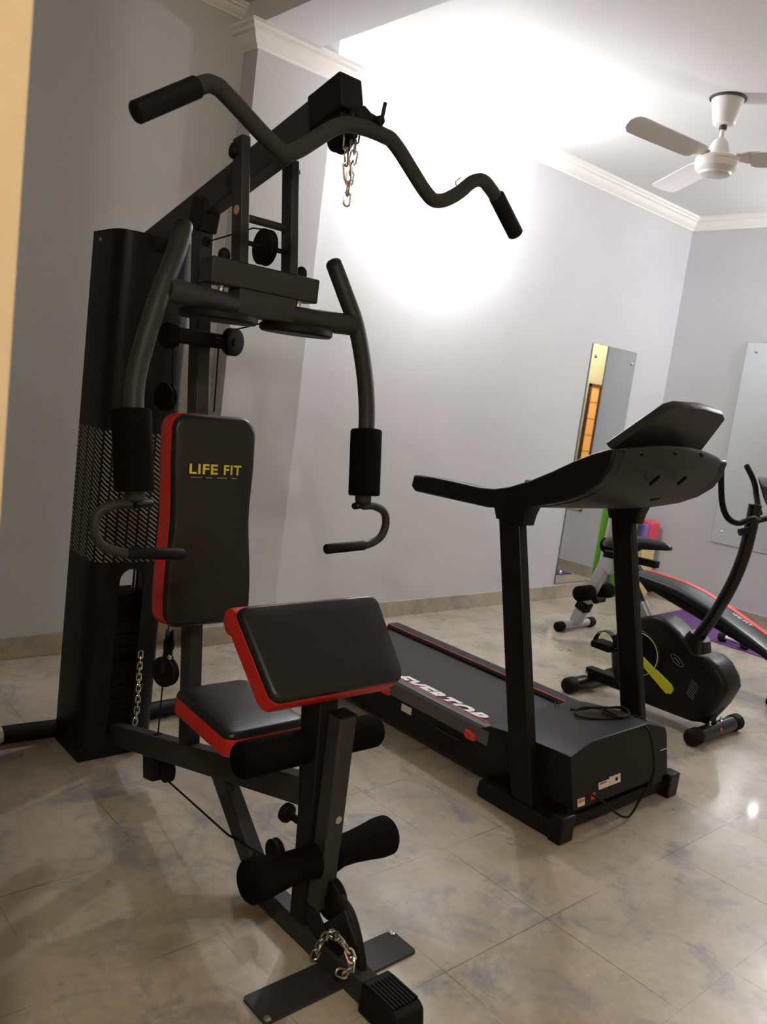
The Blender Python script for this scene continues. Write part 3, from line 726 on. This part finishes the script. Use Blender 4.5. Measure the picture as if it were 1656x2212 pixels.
# base frame
bf = MB()
for x0, x1 in ((2.347, 2.415), (3.058, 3.124)): bf.box((x0, 1.50, .008), (x1, 1.86, .066))
bf.box((2.40, 1.505, .022), (3.07, 1.545, .066)); bf.box((2.40, 1.62, .03), (3.07, 1.66, .085))
bf.build('base_frame', 'dark', tm, bevel=.004)
for x0, x1 in ((2.343, 2.419), (3.054, 3.128)):
    MB().box((x0, 1.472, 0), (x1, 1.525, .098)).build('base_end_block', 'plastic', tm, bevel=.006)
MB().box((2.97, 1.50, .066), (3.04, 1.56, .105)).build('lift_bracket', 'powder', tm, bevel=.003)
# uprights
for x in (2.380, 3.114):
    u_ = MB().bar(V((x, 1.655, .02)), V((x, 1.925, 1.085)), .046, .098, up=(0, -1, 0)).build('upright', 'plastic', tm, bevel=.008)
    cs = MB(); cs.rings([[V((x, 1.905, 1.045)) + V((a, b, 0)) for a, b in rrect(.066, .140, .015, 3)] for k in (0,)] + [[V((x, 1.91, 1.085)) + V((a, b, 0)) for a, b in rrect(.074, .158, .015, 3)]] + [[V((x, 1.905, 1.135)) + V((a, b, 0)) for a, b in rrect(.078, .182, .015, 3)]])
    cs.build('upright_collar', 'plastic', u_, smooth=25)
# console
side = [(2.43, 1.133), (2.32, 1.141), (2.20, 1.143), (2.08, 1.143), (2.0, 1.150), (1.93, 1.170), (1.84, 1.208), (1.75, 1.256), (1.67, 1.303), (1.60, 1.338), (1.545, 1.360), (1.524, 1.362),
        (1.518, 1.348), (1.526, 1.295), (1.555, 1.245), (1.61, 1.200), (1.68, 1.163), (1.76, 1.135), (1.84, 1.112), (1.93, 1.090), (2.02, 1.076), (2.20, 1.072), (2.41, 1.068), (2.436, 1.085)]
for x0, x1 in ((2.345, 2.412), (3.058, 3.125)):
    MB().prism(side, lambda a, b, t: V((t, a, b)), x0, x1).build('handrail', 'plastic', tm, bevel=.010, smooth=30, seg=3)
mid = [(1.83, 1.200), (1.75, 1.246), (1.67, 1.295), (1.60, 1.335), (1.545, 1.362), (1.524, 1.364), (1.518, 1.350), (1.526, 1.295), (1.555, 1.245), (1.61, 1.198), (1.68, 1.160), (1.76, 1.132), (1.83, 1.112)]
con = MB(); rr_ = []
for x in [2.405, 2.47, 2.56, 2.65, 2.735, 2.82, 2.91, 3.0, 3.065]:
    k = 1 - ((x - TX) / .33) ** 2; rr_.append([V((x, y - .022 * k * (1 if y < 1.7 else .4), z + .030 * k * (1 if z > 1.28 else 0))) for y, z in mid])
con.rings(rr_); cons = con.build('console', 'plastic2', tm, smooth=40)
def cpt(u, v):
    """point of the console underside plane"""
    n_ = V((0, -.62, -.78)); p0 = V((TX, 1.588, 1.205)); d = ROT @ V(((u - 828) / FPX, -(v - 1106) / FPX, -1)); t = (p0 - EYE).dot(n_) / d.dot(n_); return EYE + d * t + n_.normalized() * .002
for a, b in (((1403, 1045), (1423, 1028)), ((1463, 1045), (1480, 1030)), ((1404, 1078), (1424, 1074))): MB().bar(cpt(*a), cpt(*b), .006, .010).build('vent_slot', 'rubber', cons)
for q in ((1371, 992), (1443, 990), (1499, 993)): MB().disc(cpt(*q) + V((0, -.02, .02)), (0, -.75, -.6), .006, .012, 12).build('screw_hole', 'rubber', cons)
# display panel leaning over the console, seen from behind
dn = V((0, -.14, .165)).normalized(); dnn = V((0, -dn.z, dn.y)) * -1
out = [(-.295, -.006), (.295, -.006), (.225, .155), (.205, .195), (.16, .215), (0, .226), (-.16, .215), (-.205, .195), (-.225, .155)]
pn = MB(); p0 = V((TX, 1.605, 1.372))
def ring(sc_, t): return [p0 + V((a * sc_, 0, 0)) + dn * (b * sc_ + (.1 * (1 - sc_))) + dnn * (t - .05 * (b - .0) * 0) for a, b in out]
pn.rings([ring(.97, -.016), ring(1, -.008), ring(1, .010), ring(.97, .016)])
disp = pn.build('display_panel', 'plastic2', tm, smooth=35)
MB().box((TX - .2, 1.58, 1.33), (TX + .2, 1.66, 1.385)).build('display_base', 'rubber', tm, bevel=.006)
# power cord bundled on the motor cover
zc = .312
K = lambda u, v, z=zc: on(u, v, z=z)
hang = lambda u, v, y=1.466: on(u, v, y=y)
cpts = [K(1232, 1533), K(1250, 1533), K(1290, 1528, .318), K(1340, 1530), K(1357, 1540), K(1345, 1549), K(1310, 1553), K(1270, 1551), K(1246, 1545), K(1244, 1535), K(1265, 1528, .318), K(1300, 1532, .322), K(1330, 1546, .32), K(1360, 1554), K(1385, 1562), K(1398, 1575, .308), hang(1405, 1592, 1.50), hang(1411, 1630), hang(1412, 1665), hang(1400, 1695), hang(1380, 1730), hang(1362, 1760, 1.45), hang(1348, 1765, 1.45), hang(1330, 1756, 1.455), hang(1310, 1738, 1.46), hang(1290, 1724), hang(1277, 1716, 1.482)]
cord = MB().tube(catmull(cpts, 6), .0042, 8).build('power_cord', 'rubber', tm)
c2 = [K(1300, 1533, .325), K(1330, 1527, .325), K(1352, 1531, .322), K(1358, 1545, .318), K(1335, 1549, .32), K(1305, 1541, .326), K(1300, 1533, .325)]
MB().tube(catmull(c2, 6), .0042, 8).build('cord_loop', 'rubber', cord)
c3 = [K(1368, 1546, .31), K(1390, 1552, .308), K(1392, 1557, .308), K(1372, 1553, .31)]
MB().tube(catmull(c3, 5), .0042, 8).build('cord_loop', 'rubber', cord)
pg = MB(); pa_ = K(1198, 1536, .262); pb2 = K(1228, 1535, .262); pg.bar(pa_, pb2, .030, .022); pg.build('plug', 'rubber', cord, bevel=.005)
pn_ = MB()
for dx in (0, .022):
    q = pa_ + V((dx, .0, .01)); pn_.bar(q, q + V((0, .004, .026)), .006, .003, up=(0, 1, 0))
pn_.build('plug_pin', 'chrome', cord)

# ------------------------------------------------------------------ exercise bike
KX = 3.89; KL = 3.80
bk_ = thing('exercise_bike', 'black upright exercise bike with a lime stripe beside the treadmill', 'exercise bike', (KX, 2.05, 0))
kb = lambda u, v, x=KL: on(u, v, x=x)
outl = [(1395, 1331), (1362, 1336), (1340, 1350), (1322, 1374), (1315, 1407), (1317, 1443), (1325, 1472), (1357, 1508), (1411, 1530), (1491, 1561), (1514, 1563), (1545, 1530), (1567, 1494), (1563, 1470), (1548, 1440), (1527, 1421), (1497, 1414), (1478, 1384), (1464, 1366), (1435, 1340), (1415, 1331)]
ol = [kb(*p) for p in outl]; cen = sum(ol, V()) / len(ol)
def brow(sc_, x): return [V((x, cen.y + (p.y - cen.y) * sc_, cen.z + (p.z - cen.z) * sc_)) for p in ol]
bd = MB(); bd.rings([brow(.93, KL), brow(.985, KL + .012), brow(1, KL + .035), brow(1, KL + .145), brow(.985, KL + .168), brow(.93, KL + .18)])
body = bd.build('bike_body', 'plastic', bk_, smooth=50)
hubp = kb(1379, 1412, KL - .004)
rr2 = (kb(1424, 1412) - kb(1379, 1412)).length * .93
MB().disc(hubp, (1, 0, 0), rr2 + .012, .012, 40).build('flywheel_cover', 'gloss', body)
lab(MB().tube([hubp + V((-.006, math.cos(a) * rr2, math.sin(a) * rr2)) for a in [2 * PI * i / 48 for i in range(48)]], .0026, 8, closed=True).build('disc_ring', 'limering', body), 'pale lime ring')
sp = [kb(*q, KL - .006) for q in ((1390, 1418), (1412, 1441), (1450, 1480), (1454, 1490), (1449, 1499), (1438, 1498), (1390, 1441))]
lm_ = MB(); lm_.prism([(p.y, p.z) for p in sp], lambda a, b, t: V((t, a, b)), KL - .012, KL + .002)
lab(lm_.build('lime_stripe', 'lime', body, bevel=.002), 'lime yellow stripe')
em2 = MB(); ec = kb(1462, 1427, KL - .002)
em2.tube([ec + V((0, math.cos(a) * .034 - math.sin(a) * .008, math.sin(a) * .013 + math.cos(a) * .020)) for a in [2 * PI * i / 24 for i in range(24)]], .0018, 6, closed=True)
em2.bar(ec + V((0, .018, .010)), ec + V((0, -.018, -.010)), .003, .005)
lab(em2.build('oval_emblem', 'dimprint', body), 'thin grey oval emblem')
for i in range(7):
    q = (1495 + 2.0 * (i - 3), 1490 - 4.6 * (i - 3)); vt = MB(); vt.bar(kb(q[0] - 7.5, q[1] - 8.5, KL - .001), kb(q[0] + 7.5, q[1] + 8.5, KL - .001), .0025, .003); vt.build('vent', 'dimprint', body)
MB().tube(catmull([kb(1500, 1378, KX) + V((0, .03, -.1)), kb(1507, 1378, KX), kb(1544, 1325, KX), kb(1579, 1265, KX), kb(1604, 1205, KX), kb(1620, 1145, KX), kb(1631, 1090, KX)], 6), .030, 18).build('steering_post', 'gloss', bk_)
nk = MB(); nk.rings([[kb(1492, 1432, KX) + V((a, b, b * .25)) for a, b in rrect(.16, .20, .03, 3)], [kb(1500, 1405, KX) + V((a, b, b * .35)) for a, b in rrect(.135, .145, .03, 3)], [kb(1512, 1373, KX) + V((a, b, b * .45)) for a, b in rrect(.095, .085, .025, 3)]])
nk.build('post_collar', 'plastic', bk_, smooth=40)
# handlebar
hy = 1.70
h_ = [on(1560, 992, y=1.93), on(1557, 1040, y=1.89), on(1558, 1085, y=1.84), on(1570, 1118, y=1.80), on(1592, 1131, y=1.75), on(1618, 1123, y=1.70), on(1650, 1110, y=1.66)]
cx_ = KX
def mirk(p): return V((2 * KX - p.x, p.y, p.z))
# left grip curve in machine coordinates, mirrored for the other side
lh = [V((KX - .26, 1.97, 1.33)), V((KX - .262, 1.93, 1.26)), V((KX - .255, 1.88, 1.15)), V((KX - .235, 1.83, 1.08)), V((KX - .18, 1.79, 1.05)), V((KX - .09, 1.745, 1.06)), V((KX, 1.72, 1.075))]
lh = [on(1558, 1000, x=KX - .27), on(1557, 1045, x=KX - .27), on(1560, 1090, x=KX - .26), on(1572, 1119, x=KX - .235), on(1595, 1130, x=KX - .17), on(1625, 1120, x=KX - .08), V((KX, 1.70, 1.082))]
MB().tube(catmull(lh + [mirk(p) for p in lh[-2::-1]], 6), .0135, 14, cap=.4).build('handlebar', 'rubber', bk_)
MB().tube([on(1596, 1150, x=KX - .06) , on(1620, 1145, x=KX - .02)], .017, 16).build('tension_knob', 'plastic', bk_)
MB().tube(catmull([on(1612, 1006, x=KX + .10), on(1628, 1040, x=KX + .10), on(1634, 1075, x=KX + .08), on(1640, 1110, x=KX + .03)], 6), .0135, 14, cap=.5).build('inner_grip', 'rubber', bk_)
cn = MB(); cpn = on(1660, 1065, x=KX)
cn.rings([[cpn + V((a, -.012 + b * .45 + .015 * s_, .02 * s_ + b * .9)) for a, b in rrect(.18, .12, .02, 3)] for s_ in (-1, 1)])
cn.build('bike_console', 'plastic', bk_, bevel=.003)
# seat, slide and post
ss = []
for t, w, h0, h1 in ((0, .04, .010, .030), (.05, .075, -.002, .048), (.15, .11, -.006, .058), (.28, .125, -.008, .060), (.40, .085, -.006, .056), (.52, .05, -.006, .050), (.62, .035, -.004, .040), (.70, .028, -.004, .022), (.715, .012, 0, .010)):
    y = 2.47 - t * .52; ss.append([V((KX + w * a, y, .795 + .075 * t + (h0 if b < 0 else h1 * b))) for a, b in ((-1, -1), (1, -1), (1, .35), (.7, .85), (0, 1), (-.7, .85), (-1, .35))])
MB().rings(ss).build('bike_seat', 'vinyl', bk_, smooth=60)
MB().bar(V((KX, 2.47, .745)), V((KX, 2.155, .758)), .04, .036).build('seat_slide', 'dark', bk_, bevel=.003)
MB().bar(V((KX, 2.33, .755)), V((KX, 2.33, .80)), .05, .06, up=(0, 1, 0)).build('seat_clamp', 'dark', bk_, bevel=.003)
MB().tube([V((KX, 2.35, .735)), V((KX, 2.12, .42))], .024, 16).build('seat_post', 'gloss', bk_)
lab(MB().tube([V((KX, 2.205, .545)), V((KX, 2.10, .41))], .030, 16).build('seat_tube', 'silver', bk_), 'silver tube')
MB().lathe([(.010, 0), (.018, .004), (.020, .02), (.012, .03)], V((KX - .02, 2.25, .52)), (-.6, .8, .2), 16).build('seat_knob', 'rubber', bk_)
# cranks and pedals
c0 = kb(1379, 1412, KL - .02)
for s, a in ((-1, 1), (1, -1)):
    xk = KL - .028 if s < 0 else KL + .208
    cc = V((xk, c0.y, c0.z)); dd = kb(1310, 1388, KL - .03) - V((KL - .03, c0.y, c0.z)); dd.x = 0; dd = dd.normalized() * .155 * a
    cr = MB().bar(cc, cc + dd, .014, .026, up=(1, 0, 0)).build('crank_arm', 'chrome', bk_, bevel=.004)
    pc_ = cc + dd
    pm = MB(); pm.prism([(pc_.y + p, pc_.z + q) for p, q in rrect(.12, .036, .012, 3)], lambda u, v, t: V((t, u, v)), pc_.x + s * .012, pc_.x + s * .105)
    pm.build('pedal', 'rubber', cr, bevel=.003)
    stp = [V((pc_.x + s * .06, pc_.y + .062 * math.cos(q), pc_.z + .075 * math.sin(q))) for q in [i * PI / 8 for i in range(9)]]
    sm = MB(); sm.rings([[p + V((w, 0, 0)) for w in (-.020, .020)] + [p + V((w, 0, 0)) + V((0, (p.y - pc_.y) * .06, (p.z - pc_.z) * .06)) for w in (.020, -.020)] for p in stp])
    sm.build('pedal_strap', 'gloss', cr)
# frame and stabilisers
MB().bar(V((KX, 2.45, .085)), V((KX, 1.72, .095)), .06, .06).build('bottom_beam', 'dark', bk_, bevel=.005)
for y, x0, x1, zz in ((1.713, 3.665, 4.135, .042), (2.425, 3.665, 4.12, .042)):
    s_ = MB().tube([(x0 + .03, y, zz), (x1 - .03, y, zz)], .036, 20).build('stabiliser', 'gloss', bk_)
    for xa, xb in ((x0, x0 + .065), (x1 - .065, x1)):
        MB().lathe([(.030, 0), (.038, .006), (.0415, .014), (.0415, xb - xa), (.036, xb - xa + .001)], (xa, y, zz), (1, 0, 0), 22).build('end_cap', 'rubber', s_)
    for dx in (-.05, .06):
        MB().lathe([(.010, 0), (.010, .006), (.005, .008), (.005, .022)], (KX + dx, y, zz + .034), (0, 0, 1), 10).build('nut', 'chrome', s_)
    lab(MB().disc((KX + .01, y - .033, zz + .012), (0, -1, .35), .010, .006, 16).build('reflector', 'redprint', s_), 'small red dot')

# ------------------------------------------------------------------ curved sit-up bench
NX = 4.85
bn = thing('sit_up_bench', 'curved black sit-up bench with a red stripe on silver legs', 'bench', (NX, 2.7, 0))
nb_ = lambda u, v, x=NX: on(u, v, x=x)
ft = MB().tube([(4.665, 3.22, .035), (5.03, 3.22, .035)], .026, 18).build('floor_foot', 'silver', bn)
for xa, xb in ((4.64, 4.70), (4.995, 5.055)):
    MB().lathe([(.026, 0), (.032, .006), (.034, .012), (.034, xb - xa)], (xa, 3.22, .034), (1, 0, 0), 18).build('end_cap', 'rubber', ft)
lg = [V((NX, 3.22, .05)), nb_(1290, 1258), nb_(1335, 1165)]
MB().bar(lg[0], nb_(1338, 1160), .060, .074, up=(0, 1, 0)).build('front_leg', 'silver', bn, bevel=.006)
MB().bar(lg[0].lerp(nb_(1338, 1160), .15), lg[0].lerp(nb_(1338, 1160), .25), .074, .088, up=(0, 1, 0)).build('leg_collar', 'rubber', bn, bevel=.004)
MB().tube([nb_(1296, 1235, NX + .03), nb_(1330, 1085, NX + .03)], .023, 16).build('upper_tube', 'silver', bn)
MB().bar(nb_(1310, 1232, NX - .02), nb_(1345, 1190, NX - .02), .06, .085, up=(0, 1, 0)).build('hinge_bracket', 'silver', bn, bevel=.006)
def rollers(c, half, gap, r):
    for s in (-1, 1):
        MB().lathe([(r * .85, s * gap), (r, s * (gap + .008)), (r, s * (half - .012)), (r * .8, s * half)], c, (1, 0, 0), 22).build('foam_roller', 'foam', bn, smooth=60)
    MB().tube([c - V((half - .01, 0, 0)), c + V((half - .01, 0, 0))], .012).build('roller_bar', 'dark', bn)
rollers(nb_(1283, 1279), .19, .04, .052)
rollers(V((NX, nb_(1342, 1180).y, nb_(1342, 1180).z + .01)), .19, .035, .052)
MB().lathe([(.012, -.05), (.022, -.045), (.026, -.03), (.02, -.01), (.02, .06)], nb_(1292, 1296), (1, 0, 0), 16).build('adjust_knob', 'rubber', bn)
# the arched pad
xl, xr = 4.715, 4.985
TL = catmull([on(*q, x=xl) for q in ((1360, 1236), (1391, 1245), (1462, 1272), (1531, 1314), (1565, 1338), (1607, 1369), (1656, 1407), (1700, 1448), (1750, 1500))], 3)
def off(p): return V((0, 0, -.062))
pr_ = []
for i, p in enumerate(TL):
    t = (TL[min(i + 1, len(TL) - 1)] - TL[max(i - 1, 0)]); t.x = 0; t.normalize(); nn = V((0, t.z, -t.y)); nn = nn if nn.z > 0 else -nn
    pr_.append((p.y, p.z, nn))
def prow(x, h): return [V((x, y, z)) + n_ * h for y, z, n_ in pr_]
pdm = MB()
ringsx = []
for x, h0, h1 in ((xl, -.030, -.010), (xl + .004, -.035, -.003), (xl + .02, -.037, .003), (NX, -.037, .006), (xr - .02, -.037, .003), (xr - .004, -.035, -.003), (xr, -.030, -.010)):
    ringsx.append(prow(x, h1) + prow(x, h0)[::-1])
pdm.rings(ringsx); bpad = pdm.build('curved_pad', 'greyvinyl', bn, smooth=60)
sr = MB(); sr.rings([prow(xr - .082, .0066) + prow(xr - .082, .002)[::-1], prow(xr - .030, .0056) + prow(xr - .030, -.002)[::-1]])
lab(sr.build('red_stripe', 'redpad', bpad, smooth=60), 'bright red stripe')
sb = MB(); sb.rings([prow(xl - .004, -.014) + prow(xl - .004, -.042)[::-1], prow(xr + .004, -.014) + prow(xr + .004, -.042)[::-1]])
sb.build('pad_base', 'dark', bpad, smooth=60)
# lettering laid along the slope
la, lb_ = on(1572, 1322, x=4.86), on(1622, 1355, x=4.86)
dl = (lb_ - la); dl.x = 0
nnn = V((0, dl.z, -dl.y)).normalized(); nnn = nnn if nnn.z > 0 else -nnn
for wd, f0, f1 in (('LIFE', 0, .55), ('FIT', .62, 1.0)):
    text(wd, 'white_lettering', 'whiteprint', bpad, la + dl * f0 + V((-.012, 0, 0)) + nnn * .0065, dl, (1, 0, 0), dl.length * (f1 - f0), .036, bold=.01)
rl = pr_[-6]; 
MB().bar(V((NX, pr_[-8][0], pr_[-8][1] - .065)), V((NX, pr_[3][0], pr_[3][1] - .075)), .05, .05).build('spine_beam', 'dark', bn, bevel=.005)
MB().bar(V((NX, pr_[3][0], pr_[3][1] - .10)), nb_(1338, 1180), .05, .05).build('head_beam', 'dark', bn, bevel=.005)
yr = pr_[-6][0]; zr = pr_[-6][1]
MB().bar(V((NX, yr, zr - .08)), V((NX, yr - .05, .05)), .05, .05, up=(0, 1, 0)).build('rear_leg', 'silver', bn, bevel=.005)
rf = MB().tube([(4.69, yr - .05, .035), (5.01, yr - .05, .035)], .026, 18).build('floor_foot', 'silver', bn)
for xa, xb in ((4.665, 4.72), (4.98, 5.035)): MB().lathe([(.026, 0), (.032, .006), (.034, .012), (.034, xb - xa)], (xa, yr - .05, .034), (1, 0, 0), 18).build('end_cap', 'rubber', rf)

# ------------------------------------------------------------------ mat, dumbbells, rolls in the corner
mt = thing('exercise_mat', 'purple exercise mat lying flat on the floor below the back wall', 'mat', (6.1, 2.5, 0))
MB().prism([(5.70, 1.45), (6.50, 1.45), (6.50, 3.26), (5.70, 3.22)], lambda a, b, t: V((a, b, t)), .0005, .008).build('mat_sheet', 'purple', mt, bevel=.002)
def dumbbell(label, a, b):
    a = V(a); b = V(b); r = thing('dumbbell', label, 'dumbbell', tuple((a + b) / 2 * 1 - V((0, 0, .035))), 'dumbbells on the purple mat')
    d = (b - a).normalized(); Lh = (b - a).length
    MB().tube([a, b], .012, 12).build('handle', 'chrome', r)
    for p, s in ((a, 1), (b, -1)):
        MB().lathe([(.018, -.026), (.031, -.022), (.035, -.01), (.035, .018), (.028, .026)], p, d * s, 20).build('weight_head', 'gloss', r)
        MB().lathe([(.016, .024), (.017, .03), (.013, .036)], p, d * s, 16).build('collar', 'chrome', r)
dumbbell('small chrome and black dumbbell farther from the mat edge', (5.965, 2.675, .043), (5.85, 2.53, .043))
dumbbell('small chrome and black dumbbell nearest the front edge of the purple mat', (5.765, 2.60, .043), (5.745, 2.425, .043))
def roll(name, label, cat, c, r, z1, m, group=None):
    t = thing(name, label, cat, (c[0], c[1], 0), group)
    sp_ = [(r * (.35 + .65 * i / 60), i * 2 * PI * 2.6 / 60) for i in range(61)]
    MB().lathe([(r * .93, 0), (r, .008), (r, z1 - .008), (r * .95, z1), (r * .35, z1), (r * .33, z1 - .03)], (c[0], c[1], 0), (0, 0, 1), 32).build('rolled_sheet', m, t, smooth=50)
    for zb in (z1 * .25, z1 * .75):
        MB().lathe([(r + .0005, zb - .012), (r + .0025, zb - .010), (r + .0025, zb + .010), (r + .0005, zb + .012)], (c[0], c[1], 0), (0, 0, 1), 32).build('strap', m, t)
roll('rolled_mat', 'green rolled mat standing upright against the long wall by the mirror', 'mat', (6.195, 3.762), .078, .86, 'green')
yb = thing('foam_block', 'yellow foam block standing on the floor in the far corner', 'foam block', (6.40, 3.72, 0), 'foam blocks in the corner')
MB().box((6.30, 3.64, .0), (6.485, 3.80, .43)).build('block_body', 'cloth', yb, bevel=.012, seg=3)
MB().box((6.296, 3.70, .0), (6.489, 3.74, .433)).build('block_band', 'cloth', yb, bevel=.002)
pb3 = thing('foam_block', 'pink foam block lying on top of the yellow one in the far corner', 'foam block', (6.44, 3.72, .434), 'foam blocks in the corner')
MB().box((6.355, 3.64, .434), (6.50, 3.80, .66)).build('block_body', 'pink', pb3, bevel=.02, seg=3)
vb = thing('foam_block', 'violet foam block beside the pink one in the far corner', 'foam block', (6.33, 3.72, .434), 'foam blocks in the corner')
MB().box((6.295, 3.65, .434), (6.352, 3.80, .64)).build('block_body', 'violet', vb, bevel=.012, seg=3)

# ------------------------------------------------------------------ clean-up, world, render look
for o in list(bpy.data.objects):
    if '_o' in o: del o['_o']
w = bpy.data.worlds.new('world'); scene.world = w; w.use_nodes = True
w.node_tree.nodes['Background'].inputs['Color'].default_value = (.05, .05, .055, 1)
w.node_tree.nodes['Background'].inputs['Strength'].default_value = .2
vs = scene.view_settings
vs.view_transform = 'Standard'; vs.look = 'None'; vs.gamma = 1; vs.use_curve_mapping = False; vs.exposure = 0.18
c = scene.cycles
c.use_denoising = True; c.max_bounces = 10; c.diffuse_bounces = 6; c.glossy_bounces = 6
c.caustics_reflective = False; c.caustics_refractive = False; c.sample_clamp_indirect = 15
